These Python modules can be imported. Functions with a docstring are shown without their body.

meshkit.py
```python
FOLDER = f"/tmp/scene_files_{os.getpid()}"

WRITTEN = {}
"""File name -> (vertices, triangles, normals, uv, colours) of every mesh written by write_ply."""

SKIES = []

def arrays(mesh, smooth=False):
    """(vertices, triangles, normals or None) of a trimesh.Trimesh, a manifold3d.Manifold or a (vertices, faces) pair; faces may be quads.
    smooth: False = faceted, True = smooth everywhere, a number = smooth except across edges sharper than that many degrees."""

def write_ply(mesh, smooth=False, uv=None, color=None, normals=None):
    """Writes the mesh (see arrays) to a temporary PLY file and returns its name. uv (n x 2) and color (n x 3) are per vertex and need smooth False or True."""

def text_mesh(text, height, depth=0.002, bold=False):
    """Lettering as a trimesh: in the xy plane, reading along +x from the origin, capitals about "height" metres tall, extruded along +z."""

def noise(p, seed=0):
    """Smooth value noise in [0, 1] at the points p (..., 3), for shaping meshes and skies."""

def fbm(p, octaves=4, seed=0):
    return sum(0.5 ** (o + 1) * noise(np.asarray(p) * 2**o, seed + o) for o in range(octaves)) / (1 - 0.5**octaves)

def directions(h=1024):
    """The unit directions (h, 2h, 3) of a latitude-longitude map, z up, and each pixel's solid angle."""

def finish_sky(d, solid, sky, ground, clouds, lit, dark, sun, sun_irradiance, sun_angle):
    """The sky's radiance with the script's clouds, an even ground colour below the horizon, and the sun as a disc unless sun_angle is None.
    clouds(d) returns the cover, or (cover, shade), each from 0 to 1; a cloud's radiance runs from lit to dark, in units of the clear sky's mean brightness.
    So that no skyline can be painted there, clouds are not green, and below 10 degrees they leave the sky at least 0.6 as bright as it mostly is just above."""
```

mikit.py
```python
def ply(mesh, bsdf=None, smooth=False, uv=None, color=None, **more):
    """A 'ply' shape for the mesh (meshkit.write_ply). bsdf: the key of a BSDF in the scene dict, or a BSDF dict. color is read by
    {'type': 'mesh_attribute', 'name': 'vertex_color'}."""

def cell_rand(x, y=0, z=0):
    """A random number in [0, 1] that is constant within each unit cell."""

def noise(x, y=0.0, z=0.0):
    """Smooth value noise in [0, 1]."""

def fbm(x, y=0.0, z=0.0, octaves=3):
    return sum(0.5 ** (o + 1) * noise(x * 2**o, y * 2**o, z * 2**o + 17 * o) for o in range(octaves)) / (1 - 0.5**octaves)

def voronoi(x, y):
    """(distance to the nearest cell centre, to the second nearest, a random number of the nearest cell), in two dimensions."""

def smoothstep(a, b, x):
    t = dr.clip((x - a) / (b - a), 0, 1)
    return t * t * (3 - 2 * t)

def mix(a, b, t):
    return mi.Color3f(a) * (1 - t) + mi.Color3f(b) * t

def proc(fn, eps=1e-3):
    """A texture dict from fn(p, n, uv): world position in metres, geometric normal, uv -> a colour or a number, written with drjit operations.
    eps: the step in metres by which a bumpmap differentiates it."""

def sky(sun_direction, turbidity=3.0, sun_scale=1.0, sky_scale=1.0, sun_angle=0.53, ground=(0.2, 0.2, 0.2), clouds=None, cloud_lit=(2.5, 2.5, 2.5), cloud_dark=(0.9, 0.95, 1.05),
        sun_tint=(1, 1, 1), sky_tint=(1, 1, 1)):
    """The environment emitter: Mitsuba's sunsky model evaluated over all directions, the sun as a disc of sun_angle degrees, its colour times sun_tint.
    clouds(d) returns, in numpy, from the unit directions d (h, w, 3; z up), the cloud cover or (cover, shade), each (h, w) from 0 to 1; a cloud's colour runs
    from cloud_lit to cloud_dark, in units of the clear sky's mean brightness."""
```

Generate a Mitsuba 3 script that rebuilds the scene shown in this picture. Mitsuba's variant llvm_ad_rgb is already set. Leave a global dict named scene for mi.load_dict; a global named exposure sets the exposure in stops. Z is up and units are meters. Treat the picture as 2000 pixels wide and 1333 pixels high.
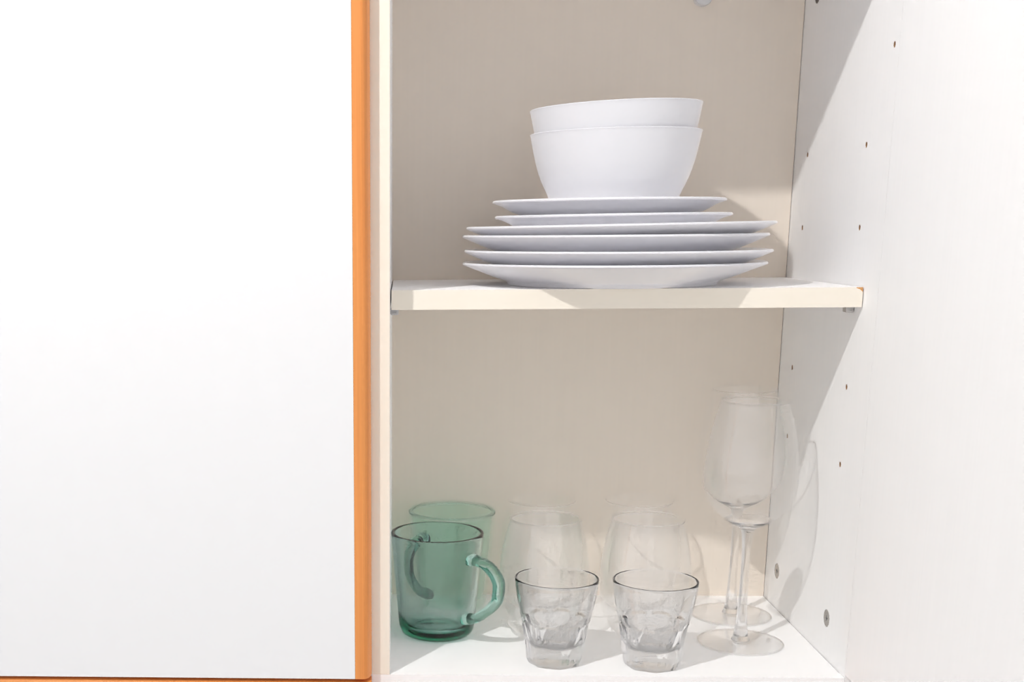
import math
import numpy as np, trimesh, manifold3d, mitsuba as mi, drjit as dr, mikit
from mikit import noise, fbm, smoothstep, mix
from scipy.interpolate import PchipInterpolator, CubicSpline

scene, labels = {}, {}
T = mi.ScalarTransform4f

# ------------------------------------------------------------------ camera, light, exposure
# x: right along the cabinet front, y: into the cabinet, z: up; the open compartment's lower left front corner is the origin
EYE = np.array([0.0096, -1.0004, 0.3597])
AXES = np.array([[0.9987, 0.0497, -0.0090], [-0.0504, 0.9723, -0.2282], [-0.0026, 0.2284, 0.9736]])   # rows: right, forward, up
U_, _, V_ = np.linalg.svd(AXES)
AXES = U_ @ V_
cam_m = np.eye(4)
cam_m[:3, 0], cam_m[:3, 1], cam_m[:3, 2], cam_m[:3, 3] = -AXES[0], AXES[2], AXES[1], EYE
scene['camera'] = {'type': 'perspective', 'fov': 2 * math.degrees(math.atan(1000 / 2488.55)), 'fov_axis': 'x', 'near_clip': 0.01, 'far_clip': 100.0,
                   'principal_point_offset_x': 0.5 - 658.88 / 2000, 'principal_point_offset_y': 0.5 - 1031.41 / 1333, 'to_world': T(cam_m)}
scene['room_light'] = {'type': 'constant', 'radiance': {'type': 'rgb', 'value': [0.72, 0.715, 0.72]}}
LAMP = np.array([-0.456, -0.750, 1.178])
LAMP_R, LAMP_L = 0.018, 2750.0
exposure = 0.17

# ------------------------------------------------------------------ helpers
def key_of(name, parent=None):
    base = f'{parent}__{name}' if parent else name
    k, n = base, 0
    while k in used:
        n += 1
        k = f'{base}_{n:03d}'
    used.add(k)
    return k
used = set()

def thing(name, label, cat, group=None):
    k = key_of(name)
    labels[k] = {'label': label, 'category': cat}
    if group: labels[k]['group'] = group
    return k

def obj(name, mesh, bsdf, parent=None, label=None, smooth=30, to_world=None, **more):
    k = key_of(name, parent)
    d = dict(mesh) if isinstance(mesh, dict) else mikit.ply(mesh, bsdf, smooth=smooth, **more)
    if to_world is not None: d['to_world'] = T(to_world)
    scene[k] = d
    if label: labels[k] = {'label': label}
    return k

def struct(name, mesh, bsdf, label, smooth=30):
    k = obj(name, mesh, bsdf, smooth=smooth)
    labels[k] = {'label': label, 'kind': 'structure'}
    return k

def tri(m):
    if hasattr(m, 'to_mesh'):
        q = m.to_mesh()
        return trimesh.Trimesh(np.array(q.vert_properties[:, :3], float), np.array(q.tri_verts), process=False)
    return m

def mani(m):
    return manifold3d.Manifold(manifold3d.Mesh(np.asarray(m.vertices, np.float32), np.asarray(m.faces, np.uint32)))

def box(x0, x1, y0, y1, z0, z1, c=0.0):
    """A box between these planes with all its edges chamfered by c."""
    if c <= 0:
        m = trimesh.creation.box(extents=(x1 - x0, y1 - y0, z1 - z0))
        m.apply_translation(((x0 + x1) / 2, (y0 + y1) / 2, (z0 + z1) / 2))
        return m
    pts = []
    for a, b, e in ((c, c, 0), (c, 0, c), (0, c, c)):
        for x in (x0 + a, x1 - a):
            for y in (y0 + b, y1 - b):
                for z in (z0 + e, z1 - e):
                    pts.append((x, y, z))
    return trimesh.convex.convex_hull(np.array(pts))

def lathe(profile, n=96, radius=None):
    """Closed surface of revolution. profile: (r, z) from the axis round to the axis. radius(r, z, angle, k) may reshape a ring."""
    pr = np.array(profile, float)
    a = np.arange(n) * 2 * np.pi / n
    rings, verts = [], []
    for k, (r, z) in enumerate(pr):
        if r < 1e-7:
            rings.append([len(verts)] * n); verts.append((0, 0, z))
        else:
            rr = radius(r, z, a, k) if radius is not None else np.full(n, r)
            rings.append(list(range(len(verts), len(verts) + n)))
            verts += list(zip(rr * np.cos(a), rr * np.sin(a), np.full(n, z)))
    faces = []
    for p, q in zip(rings[:-1], rings[1:]):
        for i in range(n):
            j = (i + 1) % n
            if p[i] != p[j]: faces.append((p[i], p[j], q[j] if q[i] != q[j] else q[i]))
            if q[i] != q[j]: faces.append((p[i], q[j], q[i]))
    m = trimesh.Trimesh(np.array(verts, float), np.array(faces), process=False)
    if m.volume < 0: m.invert()
    return m

def curve(pts, n, closed_form=CubicSpline):
    p = np.array(pts, float)
    s = np.r_[0, np.cumsum(np.hypot(*np.diff(p, axis=0).T))]
    return PchipInterpolator(s, p)(np.linspace(0, s[-1], n))

def place(x, y, z, tilt_x=0.0, tilt_y=0.0, rz=0.0):
    """World matrix: spin about z, then tilts in degrees about the x and y axes, then the move."""
    m = trimesh.transformations.rotation_matrix(math.radians(tilt_y), (0, 1, 0)) @ trimesh.transformations.rotation_matrix(math.radians(tilt_x), (1, 0, 0)) @ trimesh.transformations.rotation_matrix(math.radians(rz), (0, 0, 1))
    m[:3, 3] = (x, y, z)
    return m

def sweep(path, ta, tb, n=20, power=2.6, flat=(0, 0)):
    """A rounded bar along a path in the x-z plane: half-thickness ta (array) in the plane, half-width tb (array) across it."""
    p = np.array(path, float)
    t = np.gradient(p, axis=0); t /= np.linalg.norm(t, axis=1)[:, None]
    nn = np.c_[-t[:, 1], t[:, 0]]
    a = np.arange(n) * 2 * np.pi / n
    ca, sa = np.sign(np.cos(a)) * np.abs(np.cos(a)) ** (2 / power), np.sign(np.sin(a)) * np.abs(np.sin(a)) ** (2 / power)
    v = []
    for k in range(len(p)):
        o = p[k] + nn[k] * (ta[k] * ca)[:, None]
        v += list(zip(o[:, 0], tb[k] * sa, o[:, 1]))
    m = len(p); f = []
    for k in range(m - 1):
        for i in range(n):
            j = (i + 1) % n
            f += [(k * n + i, k * n + j, (k + 1) * n + j), (k * n + i, (k + 1) * n + j, (k + 1) * n + i)]
    v += [(p[0, 0], 0, p[0, 1]), (p[-1, 0], 0, p[-1, 1])]
    for i in range(n):
        j = (i + 1) % n
        f += [(m * n, j, i), (m * n + 1, (m - 1) * n + i, (m - 1) * n + j)]
    q = trimesh.Trimesh(np.array(v), np.array(f), process=False)
    if q.volume < 0: q.invert()
    return q

# ------------------------------------------------------------------ materials
def rgb(*c): return {'type': 'rgb', 'value': list(map(float, c))}
def plain(name, c, rough=0.45, spec=0.5, **kw):
    scene[name] = {'type': 'twosided', 'bsdf': {'type': 'principled', 'base_color': c if isinstance(c, dict) else rgb(*c), 'roughness': rough, 'specular': spec, **kw}}

plain('white_laminate', (0.91, 0.91, 0.91), 0.5, 0.3)
plain('shelf_laminate', (0.80, 0.79, 0.785), 0.45, 0.3)
plain('door_laminate', (0.81, 0.81, 0.82), 0.55, 0.3)
plain('side_laminate', mikit.proc(lambda p, n, uv: mix((0.812, 0.81, 0.812), (0.822, 0.82, 0.822), noise(p.y * 420, p.z * 18, p.x * 3))), 0.5, 0.3)
plain('back_laminate', mikit.proc(lambda p, n, uv: mix((0.835, 0.755, 0.665), (0.855, 0.775, 0.685), 0.5 * noise(p.x * 500, p.z * 16) + 0.5 * fbm(p.x * 9, p.z * 7))), 0.5, 0.3)
plain('cream_edging', mikit.proc(lambda p, n, uv: mix((0.85, 0.785, 0.675), (0.865, 0.81, 0.715), fbm(p.x * 30 + p.z * 2, p.y * 30, p.z * 14))), 0.45, 0.35)
def wood_fn(p, n, uv):
    g = noise(p.x * 1500, p.z * 9, p.y * 1500)
    w = fbm(p.x * 260 + 1.5 * noise(p.z * 6), p.z * 5, p.y * 260)
    c = mix((0.70, 0.24, 0.058), (0.80, 0.325, 0.095), w)
    return c * (0.90 + 0.14 * g)
plain('orange_wood', mikit.proc(wood_fn), 0.42, 0.35)
plain('bare_wood', mikit.proc(lambda p, n, uv: mix((0.50, 0.24, 0.09), (0.75, 0.42, 0.19), noise(p.x * 900, p.y * 900, p.z * 900))), 0.8, 0.2)
plain('chipboard', (0.36, 0.22, 0.13), 0.9, 0.1)
plain('porcelain', (0.74, 0.74, 0.77), 0.12, 0.5)
plain('dark_gap', (0.05, 0.04, 0.045), 0.8, 0.1)
plain('grey_plastic', (0.55, 0.55, 0.56), 0.4, 0.4)
plain('white_plastic', (0.72, 0.72, 0.73), 0.35, 0.4)
plain('painted_wall', (0.78, 0.77, 0.75), 0.8, 0.2)
plain('floor_board', mikit.proc(lambda p, n, uv: mix((0.72, 0.70, 0.67), (0.80, 0.78, 0.75), noise(p.x * 9, p.y * 90))), 0.5, 0.3)
plain('black_metal', (0.04, 0.04, 0.045), 0.4, 0.5)
scene['zinc'] = {'type': 'twosided', 'bsdf': {'type': 'roughconductor', 'material': 'none', 'specular_reflectance': rgb(0.62, 0.61, 0.60), 'alpha': 0.4}}
scene['dark_zinc'] = {'type': 'twosided', 'bsdf': {'type': 'principled', 'base_color': rgb(0.13, 0.12, 0.115), 'metallic': 0.6, 'roughness': 0.5}}
scene['clear_glass'] = {'type': 'dielectric', 'int_ior': 1.45, 'ext_ior': 1.0}
scene['cut_glass'] = {'type': 'dielectric', 'int_ior': 1.38, 'ext_ior': 1.0}
scene['thin_glass'] = {'type': 'thindielectric', 'int_ior': 1.65, 'ext_ior': 1.0}
scene['green_glass'] = {'type': 'dielectric', 'int_ior': 1.5, 'ext_ior': 1.0}
scene['green_sheet'] = {'type': 'thindielectric', 'int_ior': 1.3, 'ext_ior': 1.0, 'specular_transmittance': rgb(0.905, 0.972, 0.948)}
scene['grey_tint'] = {'type': 'homogeneous', 'albedo': rgb(0, 0, 0), 'sigma_t': rgb(0.33, 0.30, 0.32), 'scale': 100.0}
GREY = {'interior': {'type': 'ref', 'id': 'grey_tint'}}
scene['green_tint'] = {'type': 'homogeneous', 'albedo': rgb(0, 0, 0), 'sigma_t': rgb(0.42, 0.115, 0.19), 'scale': 100.0}
TINT = {'interior': {'type': 'ref', 'id': 'green_tint'}}

# ------------------------------------------------------------------ dimensions
W, D, TOP, BD = 0.370, 0.2388, 0.5800, 0.016     # inner width, depth and height of the open compartment, board thickness
SY, SZ, ST = 0.0303, 0.3119, 0.0154              # shelf: front, top, thickness
OUT = -0.41                                      # left end of the closed cupboard

# ------------------------------------------------------------------ room
struct('wall_back', box(-2.2, 2.4, D + 0.012, D + 0.112, -0.86, 1.7), 'painted_wall', 'plain pale wall behind the cupboards')
struct('floor', box(-2.2, 2.4, -2.2, D + 0.112, -0.90, -0.86), 'floor_board', 'pale floor in front of the cupboards')

# ------------------------------------------------------------------ open wall cabinet
cab = thing('wall_cabinet', 'open white wall cabinet with cream front edges and its door swung wide', 'cabinet')
obj('side_panel', box(-BD, 0, 0.0012, D + 0.008, 0, TOP + BD), 'side_laminate', cab)
obj('edge_band', box(-BD, 0, -0.0004, 0.0012, 0, TOP + BD, 0.0004), 'cream_edging', f'{cab}__side_panel', label='cream front edge of the left side panel')
# right side: the rows of shelf holes and the connector screws are real recesses
HOLES = [(0.0525, z) for z in (0.4200, 0.3572, 0.2311, 0.1672)] + [(0.2007, z) for z in (0.4205, 0.3572, 0.2313, 0.1672)] + [(0.0106, 0.4882)]
right = mani(box(W, W + BD, 0, D + 0.008, -BD, TOP + BD))
def xcyl(r, x0, x1, y, z, n=20):
    m = trimesh.creation.cylinder(radius=r, height=x1 - x0, sections=n)
    m.apply_transform(trimesh.transformations.rotation_matrix(np.pi / 2, (0, 1, 0)))
    m.apply_translation(((x0 + x1) / 2, y, z))
    return m
SCREWS = [(0.0547, 0.0342, 0.0075, 'zinc'), (0.2026, 0.0357, 0.0075, 'zinc'), (0.2045, 0.5545, 0.0070, 'dark_zinc')]
for y, z in HOLES: right -= mani(xcyl(0.0024, W - 0.01, W + 0.010, y, z))
for y, z, r, _ in SCREWS: right -= mani(xcyl(r, W - 0.01, W + 0.009, y, z, 28))
sp = obj('side_panel', tri(right), 'side_laminate', cab, smooth=False)
for y, z in HOLES:
    cup = mani(xcyl(0.00238, W + 0.0004, W + 0.010, y, z)) - mani(xcyl(0.0020, W - 0.01, W + 0.0095, y, z))
    obj('shelf_hole', tri(cup), 'chipboard', sp, smooth=False)
for y, z, r, m in SCREWS:
    s = mani(xcyl(r * 0.97, W + 0.0001, W + 0.0085, y, z, 28))
    s -= mani(box(W - 0.01, W + 0.003, y - 0.0008, y + 0.0008, z - r * 0.32, z + r * 0.32)) + mani(box(W - 0.01, W + 0.003, y - r * 0.32, y + r * 0.32, z - 0.0008, z + 0.0008))
    obj('connector_screw', tri(s), m, sp, smooth=False, label='round grey metal connector screw')
obj('back_panel', box(0.0, W - 0.0005, D, D + 0.006, 0.0, TOP), 'back_laminate', cab)
flo = trimesh.util.concatenate([box(-BD, W - 0.0007, 0.012, D + 0.008, -BD, 0), box(-BD, W, 0, 0.012, -BD, 0)])
obj('bottom_panel', box(-BD, W - 0.0007, 0.012, D + 0.008, -BD, 0.0), 'white_laminate', cab)
obj('front_strip', box(-BD, W - 0.0001, 0.0, 0.012, -BD, 0.0), 'white_laminate', f'{cab}__bottom_panel')
obj('top_panel', box(0, W, 0, D + 0.008, TOP, TOP + BD), 'white_laminate', cab)
# hanging bracket cover in the upper back
cov = lathe([(0, 0), (0.0085, 0), (0.0085, 0.006), (0.0079, 0.0072), (0.0065, 0.0076), (0, 0.0076)], 32)
cov.apply_transform(trimesh.transformations.rotation_matrix(np.pi / 2, (1, 0, 0)))
obj('hanger_cap', cov, 'white_plastic', cab, to_world=place(0.2783, D, 0.5602), label='round pale plastic cap on the back panel')
# shelf pins that carry the loose shelf
def pin(x, s):
    a = xcyl(0.0024, min(x, x + s * 0.004), max(x, x + s * 0.004), 0.0525, 0.2941)
    body = box(min(x, x + s * 0.0066), max(x, x + s * 0.0066), 0.0480, 0.0570, SZ - ST - 0.0052, SZ - ST, 0.0007)
    return tri(mani(body) - mani(box(min(x, x + s * 0.0052) + 0.0012, max(x, x + s * 0.0052) - 0.0006, 0.0470, 0.0490, SZ - ST - 0.0036, SZ - ST - 0.0018)))
obj('shelf_pin', pin(0.0, 1), 'grey_plastic', cab, smooth=False, label='small grey shelf support')
obj('shelf_pin', pin(W, -1), 'zinc', cab, smooth=False, label='small metal shelf support')

# doors: a white board with an orange wooden edge strip whose outer front corner is rounded
def edge_profile_mesh(w, t, length, r=0.0065, n=14, ry=None):
    """Wooden strip along +z; its visible face looks to -y, its rounded outer corner at +x. x from 0 to w, y from 0 (front) to t."""
    ry = ry or r * 2.2
    pts = [(0, t), (0, 0)]
    for k in range(n + 1):
        a = np.pi / 2 * k / n
        pts.append((w - r + r * np.sin(a), ry - ry * np.cos(a)))
    pts += [(w, t - 0.002), (w - 0.002, t)]
    from shapely.geometry import Polygon
    m = trimesh.creation.extrude_polygon(Polygon(pts), length)
    return m
FY, DT = -0.0195, 0.0180        # door front and thickness
def wood_strip(w, length, shift):
    m = edge_profile_mesh(w, DT, length)
    m.apply_translation(shift)
    return m
lower_z = 0.0027
cl = thing('wall_cabinet', 'closed wall cabinet at the left with a white door edged in orange wood', 'cabinet')
obj('body', box(OUT, -BD - 0.0002, 0.0, D + 0.008, 0.0, TOP + BD, 0.0005), 'side_laminate', cl)
dl = obj('door', box(OUT, -0.0278, FY, FY + DT, lower_z, TOP + 0.012, 0.0003), 'door_laminate', cl, label='plain white door')
ws = wood_strip(0.0130, TOP + 0.012 - lower_z, (-0.0278, FY, lower_z))
obj('edge_strip', ws, 'orange_wood', dl, label='orange wooden edge strip with a rounded corner')
# the open door of the right cabinet, standing in line with its side panel
YO = -0.0001
do = obj('door', box(W, W + DT, YO - 0.385, YO, lower_z, TOP + 0.012), 'side_laminate', cab, label='open white door, inner face')
ws2 = edge_profile_mesh(0.013, DT, TOP + 0.012 - lower_z)
ws2.apply_transform(trimesh.transformations.rotation_matrix(-np.pi / 2, (0, 0, 1)))   # outer corner to -y
ws2.apply_transform(np.diag([-1, 1, 1, 1]))
ws2.apply_translation((W + DT, YO - 0.385, lower_z))
obj('edge_strip', ws2, 'orange_wood', do, label='orange wooden edge strip')

# ------------------------------------------------------------------ lower cupboard, whose door top shows under the white door
lo = thing('base_cabinet', 'lower cupboard whose wood-edged door top shows just under the white door', 'cabinet')
obj('body', box(OUT, W + BD, 0.0, D + 0.008, -0.76, -BD - 0.0004, 0.0005), 'white_laminate', lo)
obj('plinth', box(OUT, W + BD, 0.04, D + 0.008, -0.86, -0.76), 'white_laminate', lo)
def lower_door(x0, x1, z1):
    d_ = obj('door', box(x0 + 0.013, x1 - 0.013, FY, FY + DT, -0.755, z1 - 0.013, 0.0003), 'door_laminate', lo, label='white door edged in orange wood')
    m = edge_profile_mesh(0.013, DT, x1 - x0, r=0.004, ry=0.004)
    m.apply_transform(np.array([[0, 0, 1, 0], [0, 1, 0, 0], [1, 0, 0, 0], [0, 0, 0, 1.0]]))
    m.apply_translation((x0, FY, z1 - 0.013))
    obj('edge_strip', m, 'orange_wood', d_)
    for k, x in ((0, x1 - 0.013), (1, x0)):
        s = edge_profile_mesh(0.013, DT, 0.755 + z1 - 0.0132)
        if k:
            s.apply_transform(np.diag([-1, 1, 1, 1])); s.apply_translation((0.013, 0, 0))
        s.apply_translation((x, FY, -0.755))
        obj('edge_strip', s, 'orange_wood', d_)
lower_door(OUT, -0.0148, -0.0002)
lower_door(-0.0118, W + BD, -0.0360)

# ------------------------------------------------------------------ shelf
sh = thing('cabinet_shelf', 'white shelf board with a cream front edge carrying the plates', 'shelf')
SX0, SX1 = 0.0010, 0.3692
obj('board', box(SX0, SX1, SY + 0.0012, D - 0.0006, SZ - ST, SZ, 0.0003), 'shelf_laminate', sh)
from shapely.geometry import Polygon
def front_poly(pts, y0, y1):
    m = trimesh.creation.extrude_polygon(Polygon(pts), y1 - y0)       # x, z -> x, y extruded along z
    m.apply_transform(np.array([[1, 0, 0, 0], [0, 0, 1, 0], [0, 1, 0, 0], [0, 0, 0, 1.0]]))
    m.apply_translation((0, y0, 0))
    return m
zb = SZ - ST
obj('edge_band', front_poly([(SX0, zb), (SX1, zb), (SX1, SZ - 0.0038), (SX1 - 0.0012, SZ - 0.0026), (SX1 - 0.0028, SZ - 0.0014), (SX1 - 0.0050, SZ - 0.0007), (SX1 - 0.0052, SZ), (SX0, SZ)], SY, SY + 0.0012), 'cream_edging', sh, smooth=False, label='cream edge band')
obj('chipped_corner', front_poly([(SX1, SZ - 0.0038), (SX1, SZ), (SX1 - 0.0052, SZ), (SX1 - 0.0050, SZ - 0.0007), (SX1 - 0.0028, SZ - 0.0014), (SX1 - 0.0012, SZ - 0.0026)], SY + 0.0005, SY + 0.0012), 'bare_wood', sh, smooth=False, label='bare brown wood at the chipped corner')

# ------------------------------------------------------------------ plates and bowls
def plate(R, H, well, rf, under):
    """Coupe plate standing on a foot ring of radius rf; well: height of the flat inside; under: (share of R, share of H) points of the underside."""
    out = [(0, 0.0016), (rf - 0.007, 0.0016), (rf - 0.006, 0.0004), (rf - 0.0045, 0.0), (rf - 0.0015, 0.0), (rf - 0.0003, 0.0008), (rf + 0.0012, 0.0034)]
    out += [tuple(q) for q in curve([(rf + 0.0012, 0.0034)] + [(a * R, b * H) for a, b in under] + [(R - 0.0004, H - 0.0022)], 22)[1:]]
    out += [(R, H - 0.0015), (R - 0.0002, H - 0.0006), (R - 0.0011, H), (R - 0.0022, H - 0.0002)]
    well -= 0.0009
    lip = well + 0.0004
    out += [tuple(q) for q in curve([(R - 0.0022, H - 0.0002), (R - 0.012, max(lip, H - 0.0035)), (R - 0.024, max(lip, H - 0.0068)), (rf + 0.006, max(lip, well + 0.0012)), (rf - 0.004, well + 0.0001), (rf * 0.6, well)], 18)[1:]]
    out.append((0, well))
    return lathe(out, 160)
big = [(0.79, 0.37), (0.91, 0.67)]
small = [(0.83, 0.50), (0.925, 0.76)]
XS, YS = 0.187, 0.105
STACK = [  # key base, rim height above base, radius, well, x, y, tilt about y, label
    ('dinner_plate', 0.3119, 0.0193, 0.1259, 0.0078, 0.1868, 0.1118, 0.0, 'large white plate at the bottom of the stack, resting on the shelf'),
    ('dinner_plate', 0.3202, 0.0211, 0.1270, 0.0126, 0.1892, 0.1110, -0.15, 'large white plate second from the bottom of the stack'),
    ('dinner_plate', 0.3330, 0.0208, 0.1260, 0.0082, 0.1866, 0.1115, 0.0, 'large white plate third from the bottom of the stack'),
    ('dinner_plate', 0.3415, 0.0205, 0.1270, 0.0106, 0.1908, 0.1110, 0.65, 'topmost of the large white plates, slightly tilted, under the small plates'),
    ('side_plate', 0.3522, 0.0176, 0.0974, 0.0108, 0.1850, 0.110, 0.35, 'lower of the two small white plates, lying on the large plates'),
    ('side_plate', 0.3632, 0.0186, 0.0958, 0.0090, 0.1812, 0.110, 0.10, 'upper of the two small white plates, directly under the bowls'),
]
for name, z, H, R, well, x, y, tl, lab in STACK:
    m = plate(R, H, well, 0.087 if name == 'dinner_plate' else 0.060, big if name == 'dinner_plate' else small)
    k = obj(name, m, 'porcelain', to_world=place(x, y, z, 0, -tl), smooth=40)
    labels[k] = {'label': lab, 'category': 'plate', 'group': 'large white plates in the stack' if name == 'dinner_plate' else 'small white plates in the stack'}
def bowl():
    H = 0.0630
    o = curve([(0.0475, 0.0012), (0.0510, 0.0060), (0.0548, 0.0145), (0.0598, 0.0250), (0.0635, 0.0355), (0.0665, 0.0475), (0.0692, H - 0.0016)], 26)
    out = [(0, 0.0008), (0.034, 0.0008), (0.036, 0.0), (0.043, 0.0), (0.0462, 0.0004)] + [tuple(q) for q in o]
    out += [(0.0697, H - 0.0006), (0.0694, H - 0.0001), (0.0688, H), (0.0678, H - 0.0004)]
    i = curve([(0.0671, H - 0.0016), (0.0640, 0.0475), (0.0608, 0.0355), (0.0568, 0.0255), (0.0512, 0.0150), (0.0430, 0.0085), (0.030, 0.0062), (0.012, 0.0058)], 26)
    return lathe(out + [tuple(q) for q in i] + [(0, 0.0058)], 160)
bm = mikit.ply(bowl(), 'porcelain', smooth=40)
for x, y, z, tl, lab in ((0.1857, 0.1095, 0.3724, 0.55, 'lower white bowl of the nested pair, sitting on the small plates'), (0.1862, 0.1095, 0.3928, 1.7, 'upper white bowl of the nested pair, set inside the other bowl and tilted')):
    k = obj('bowl', bm, None, to_world=place(x, y, z, 0, -tl))
    labels[k] = {'label': lab, 'category': 'bowl', 'group': 'nested white bowls'}

def ring(r, z, t, n=112):
    a = np.linspace(0, 2 * np.pi, 13)
    pts = [(r + t * np.cos(b), z + t * np.sin(b)) for b in a[:-1]]
    v = [(q[0] * np.cos(c), q[0] * np.sin(c), q[1]) for c in np.arange(n) * 2 * np.pi / n for q in pts]
    f = []
    for i in range(n):
        for j in range(12):
            A, B, C, E_ = i * 12 + j, ((i + 1) % n) * 12 + j, ((i + 1) % n) * 12 + (j + 1) % 12, i * 12 + (j + 1) % 12
            f += [(A, B, C), (A, C, E_)]
    m = trimesh.Trimesh(np.array(v), np.array(f), process=False)
    if m.volume < 0: m.invert()
    return m

# ------------------------------------------------------------------ green glass mugs
MH, MR = 0.0955, 0.0412
def mug_body():
    o = curve([(0.0225, 0.0), (0.0285, 0.0012), (0.0325, 0.0050), (0.0340, 0.0100), (0.0347, 0.0180), (0.0360, 0.0330), (0.0382, 0.0560), (0.0399, 0.0780), (MR, MH - 0.0012)], 40)
    i = curve([(MR - 0.0030, MH - 0.0012), (0.0369, 0.0780), (0.0352, 0.0560), (0.0330, 0.0330), (0.0314, 0.0180), (0.0292, 0.0120), (0.0235, 0.0088), (0.0150, 0.0078)], 40)
    rim = [(MR - 0.0003, MH - 0.0003), (MR - 0.0012, MH), (MR - 0.0022, MH - 0.0001), (MR - 0.0028, MH - 0.0006)]
    return lathe([(0, 0.0022), (0.016, 0.0016), (0.0200, 0.0003)] + [tuple(q) for q in o] + rim + [tuple(q) for q in i] + [(0, 0.0074)], 112)
def mug_solid():
    o = [(0.0, 0.0)] + [tuple(q) for q in curve([(0.0225, 0.0), (0.0285, 0.0012), (0.0325, 0.0050), (0.0340, 0.0100), (0.0347, 0.0180), (0.0360, 0.0330), (0.0382, 0.0560), (0.0399, 0.0780), (MR, MH)], 40)] + [(0, MH)]
    return lathe([(r + 0.00012 * (r > 0), z) for r, z in o], 112)
def mug_handle(reach=1.0):
    p = curve([(0.0330, 0.0752), (0.0430, 0.0768), (0.0560, 0.0752), (0.0665, 0.0690), (0.0718, 0.0595), (0.0710, 0.0490), (0.0650, 0.0390), (0.0560, 0.0312), (0.0450, 0.0240), (0.0310, 0.0215)], 44)
    p[:, 0] = 0.036 + (p[:, 0] - 0.036) * reach
    e = np.abs(np.linspace(-1, 1, len(p)))
    h = sweep(p, 0.0042 + 0.0016 * np.clip((e - 0.7) / 0.3, 0, 1), 0.0060 + 0.0012 * np.clip((e - 0.7) / 0.3, 0, 1), 22)
    return tri(mani(h) - mani(mug_solid()))
mb = mikit.ply(mug_body(), 'green_glass', smooth=40, **TINT)
mb2 = mikit.ply(mug_body(), 'green_sheet', smooth=40)
mr = mikit.ply(ring(MR - 0.0015, MH, 0.0016), 'green_glass', smooth=True, **TINT)
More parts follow.
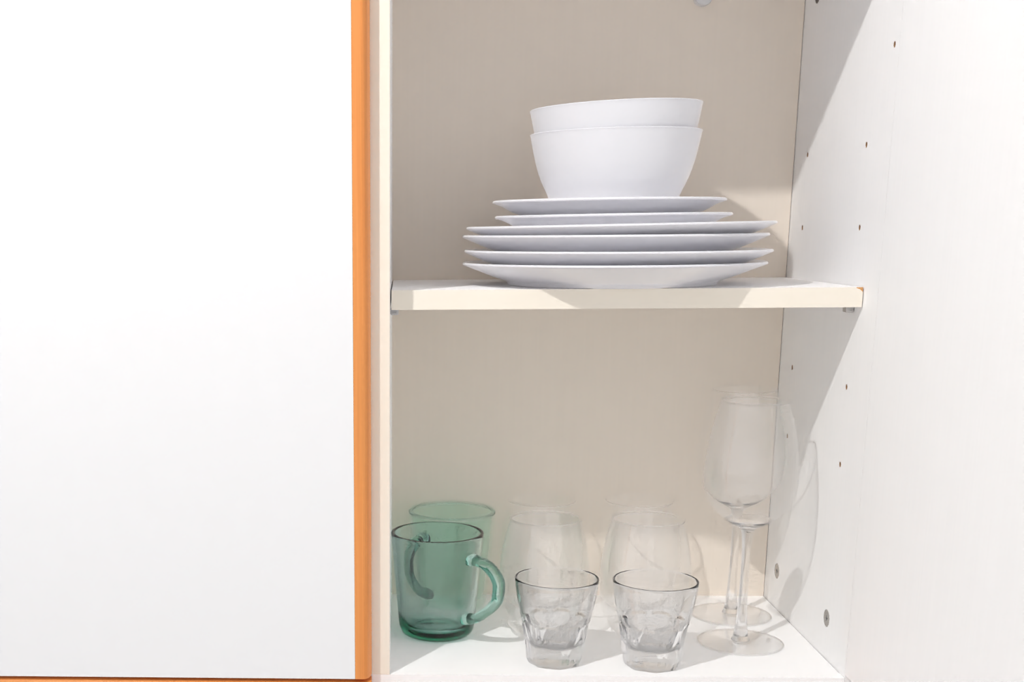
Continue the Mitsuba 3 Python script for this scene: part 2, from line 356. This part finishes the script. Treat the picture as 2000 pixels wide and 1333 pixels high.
for x, y, rz, reach, lab in ((0.0415, 0.1105, math.degrees(math.atan2(-0.69, 0.72)), 1.0, 'green glass mug in front, its handle turned to the right'),
                             (0.0577, 0.1950, math.degrees(math.atan2(-0.74, -0.67)), 0.85, 'green glass mug standing behind the other green mug')):
    t = thing('glass_mug', lab, 'mug', 'green glass mugs')
    obj('body', mb if reach == 1.0 else mb2, None, t, to_world=place(x, y, 0.0002, rz=rz))
    if reach < 1.0: obj('rim', mr, None, t, to_world=place(x, y, 0.0002), label='thick dark green rim')
    obj('handle', mikit.ply(mug_handle(reach), 'green_glass', smooth=40, **TINT), None, t, to_world=place(x, y, 0.0002, rz=rz))

# ------------------------------------------------------------------ stemless wine glasses
SH = 0.1066
def stemless():
    pr = [(0.0170, 0.0003), (0.0230, 0.0020), (0.0300, 0.0075), (0.0350, 0.0157), (0.0384, 0.0270), (0.0399, 0.0390), (0.0402, 0.0500), (0.0394, 0.0650), (0.0375, 0.0788), (0.0345, 0.0934), (0.0311, SH - 0.0004)]
    o = curve(pr, 54)
    nrm = np.gradient(o, axis=0); nrm = np.c_[-nrm[:, 1], nrm[:, 0]]; nrm /= np.linalg.norm(nrm, axis=1)[:, None]
    th = 0.0008 + 0.0016 * np.clip(1 - np.linspace(0, 1, len(o)) / 0.18, 0, 1)
    i = (o + nrm * th[:, None])[::-1]
    i = i[i[:, 0] > 0.004]
    return lathe([(0, 0.0012), (0.012, 0.0009), (0.0145, 0.0)] + [tuple(q) for q in o], 112)
smr = mikit.ply(ring(0.0308, SH + 0.0001, 0.0009), 'clear_glass', smooth=True)
sm = mikit.ply(stemless(), 'thin_glass', smooth=40)
for x, y, lab in ((0.1377, 0.113, 'clear rounded stemless glass in front, right of the green mugs'), (0.1428, 0.1962, 'clear rounded stemless glass at the back, near the green mugs'),
                  (0.2278, 0.113, 'clear rounded stemless glass in front, near the wine glasses'), (0.2352, 0.1962, 'clear rounded stemless glass at the back, near the wine glasses')):
    t = thing('stemless_glass', lab, 'glass', 'stemless glasses on the cabinet floor')
    obj('body', sm, None, t, to_world=place(x, y, 0.0002))
    obj('rim', smr, None, t, to_world=place(x, y, 0.0002))

# ------------------------------------------------------------------ faceted tumblers
def tumbler():
    H = 0.0739
    R = PchipInterpolator([0, 0.0030, 0.0128, 0.0220, 0.0330, 0.0400, 0.0500, 0.0620, H], [0.0222, 0.0236, 0.0250, 0.0264, 0.0280, 0.0292, 0.0314, 0.0335, 0.0349])
    A = PchipInterpolator([0.0, 0.0060, 0.0130, 0.0280, 0.0340, 0.0372, 0.0386], [0.0213, 0.0226, 0.0234, 0.0252, 0.0261, 0.0269, 0.0330])
    zs = np.r_[[0.0004, 0.0010, 0.0020, 0.0032, 0.0045, 0.0058, 0.0070], np.linspace(0.0085, 0.032, 12), np.linspace(0.0328, 0.041, 11), np.linspace(0.0435, H - 0.0008, 14)]
    n = 160
    def shape(r, z, a, k):
        if k < no0 or k >= no1: return np.full(n, r)
        d8 = (a + np.pi / 8) % (np.pi / 4) - np.pi / 8
        lift = 0.0022 * (1 - (d8 / (np.pi / 8)) ** 2)             # arched tops of the facets
        flat = A(np.clip(z - lift + 0.0022, 0, 0.0386)) / np.cos(d8)
        q = np.minimum(R(z), flat) if z < 0.042 else np.full(n, R(z))
        if z < 0.0075:
            q = q - 0.0007 * (0.5 + 0.5 * np.cos(24 * a)) * np.clip((0.0075 - z) / 0.004, 0, 1)
        return q
    o = [(float(R(z)), z) for z in zs]
    first = [(0, 0.0022), (0.012, 0.0020), (0.0175, 0.0012), (0.0196, 0.0)]
    no0, no1 = len(first), len(first) + len(o)
    rim = [(0.0347, H - 0.0002), (0.0341, H), (0.0333, H - 0.0003)]
    i = curve([(0.0330, H - 0.0010), (0.0316, 0.0620), (0.0293, 0.0500), (0.0267, 0.0390), (0.0240, 0.0300), (0.0218, 0.0225), (0.0192, 0.0176), (0.0140, 0.0152), (0.0060, 0.0146)], 40)
    return lathe(first + o + rim + [tuple(q) for q in i] + [(0, 0.0145)], n, shape)
tm = mikit.ply(tumbler(), 'cut_glass', smooth=24)
for x, y, rz, lab in ((0.1395, 0.0368, -112.5 + 4, 'small faceted clear tumbler standing beside the green mug handle'), (0.2202, 0.0309, -112.5 - 3, 'small faceted clear tumbler in front, nearer the wine glasses')):
    k = obj('tumbler', tm, None, to_world=place(x, y, 0.0002, rz=rz))
    labels[k] = {'label': lab, 'category': 'glass', 'group': 'faceted tumblers at the front'}

# ------------------------------------------------------------------ stemmed wine glasses
WH = 0.2147
def wine_bowl():
    o = curve([(0.0205, 0.1124), (0.0265, 0.1178), (0.0325, 0.1246), (0.0368, 0.1330), (0.0386, 0.1440), (0.0388, 0.1550), (0.0378, 0.1666), (0.0356, 0.1820), (0.0330, 0.1950), (0.0302, 0.2062), (0.0279, WH - 0.0003)], 60)
    nrm = np.gradient(o, axis=0); nrm = np.c_[-nrm[:, 1], nrm[:, 0]]; nrm /= np.linalg.norm(nrm, axis=1)[:, None]
    i = (o + nrm * 0.0006)[::-1]
    i = i[i[:, 0] > 0.004]
    n = 112
    a = np.arange(n) * 2 * np.pi / n
    v = np.array([(r * np.cos(c), r * np.sin(c), z) for r, z in o for c in a])
    f = []
    for k in range(len(o) - 1):
        for i in range(n):
            j = (i + 1) % n
            f += [(k * n + i, k * n + j, (k + 1) * n + j), (k * n + i, (k + 1) * n + j, (k + 1) * n + i)]
    return trimesh.Trimesh(v, np.array(f), process=False)
def wine_stem():
    o = curve([(0.0078, 0.0036), (0.0064, 0.0075), (0.0052, 0.0150), (0.0043, 0.0280), (0.0036, 0.0480), (0.0033, 0.0680), (0.0036, 0.0860), (0.0044, 0.0970), (0.0060, 0.1035), (0.0110, 0.1066), (0.0170, 0.1099), (0.0205, 0.1123)], 60)
    return lathe([(0, 0.0034)] + [tuple(q) for q in o] + [(0.0200, 0.1127), (0.0160, 0.1108), (0.0100, 0.1092), (0.0050, 0.1085), (0, 0.1083)], 64)
def wine_foot():
    return lathe([(0, 0.0005), (0.030, 0.0003), (0.0345, 0.0), (0.0362, 0.0002), (0.0370, 0.0009), (0.0366, 0.0016), (0.034, 0.0019), (0.024, 0.0024), (0.014, 0.0030), (0.008, 0.0033), (0, 0.0033)], 96)
parts = {'rim': mikit.ply(ring(0.0277, WH + 0.0001, 0.0008), 'clear_glass', smooth=True), 'bowl': mikit.ply(wine_bowl(), 'thin_glass', smooth=40), 'stem': mikit.ply(wine_stem(), 'clear_glass', smooth=40), 'foot': mikit.ply(wine_foot(), 'thin_glass', smooth=40), 'foot_rim': mikit.ply(ring(0.0362, 0.0011, 0.0009), 'thin_glass', smooth=True, **GREY)}
for x, y, lab in ((0.3085, 0.0890, 'tall stemmed clear wine glass standing in front of the other'), (0.3207, 0.1722, 'tall stemmed clear wine glass standing behind the other in the corner')):
    t = thing('wine_glass', lab, 'wine glass', 'stemmed wine glasses')
    for n_, d_ in parts.items(): obj(n_, d_, None, t, to_world=place(x, y, 0.0002))

# ------------------------------------------------------------------ the photographer's lamp on its stand, outside the picture
lt = thing('studio_lamp', 'small studio lamp on a black stand, outside the picture', 'lamp')
aim = np.array([0.19, 0.1, 0.28]) - LAMP
aim /= np.linalg.norm(aim)
M = trimesh.geometry.align_vectors([0, 0, 1], aim); M[:3, 3] = LAMP
disc = lathe([(0, 0), (LAMP_R, 0), (LAMP_R, -0.0006), (0, -0.0006)], 32)
em = mikit.ply(trimesh.Trimesh(disc.vertices, disc.faces, process=False), 'black_metal')
em['emitter'] = {'type': 'area', 'radiance': rgb(LAMP_L, LAMP_L * 0.985, LAMP_L * 0.97)}
em['to_world'] = T(M); scene[key_of('bulb', lt)] = em
obj('housing', lathe([(0, -0.0015), (LAMP_R * 1.02, -0.0015), (0.034, 0.018), (0.036, 0.018), (0.034, -0.02), (0.03, -0.07), (0.02, -0.085), (0, -0.085)], 40), 'black_metal', lt, to_world=M)
hx, hy, hz = LAMP - aim * 0.06
obj('pole', trimesh.creation.cylinder(radius=0.008, segment=[(hx, hy, -0.845), (hx, hy, hz)], sections=20), 'black_metal', lt)
obj('base', lathe([(0, 0), (0.14, 0), (0.14, 0.008), (0.12, 0.014), (0.012, 0.018), (0, 0.018)], 48), 'black_metal', lt, to_world=place(hx, hy, -0.86))
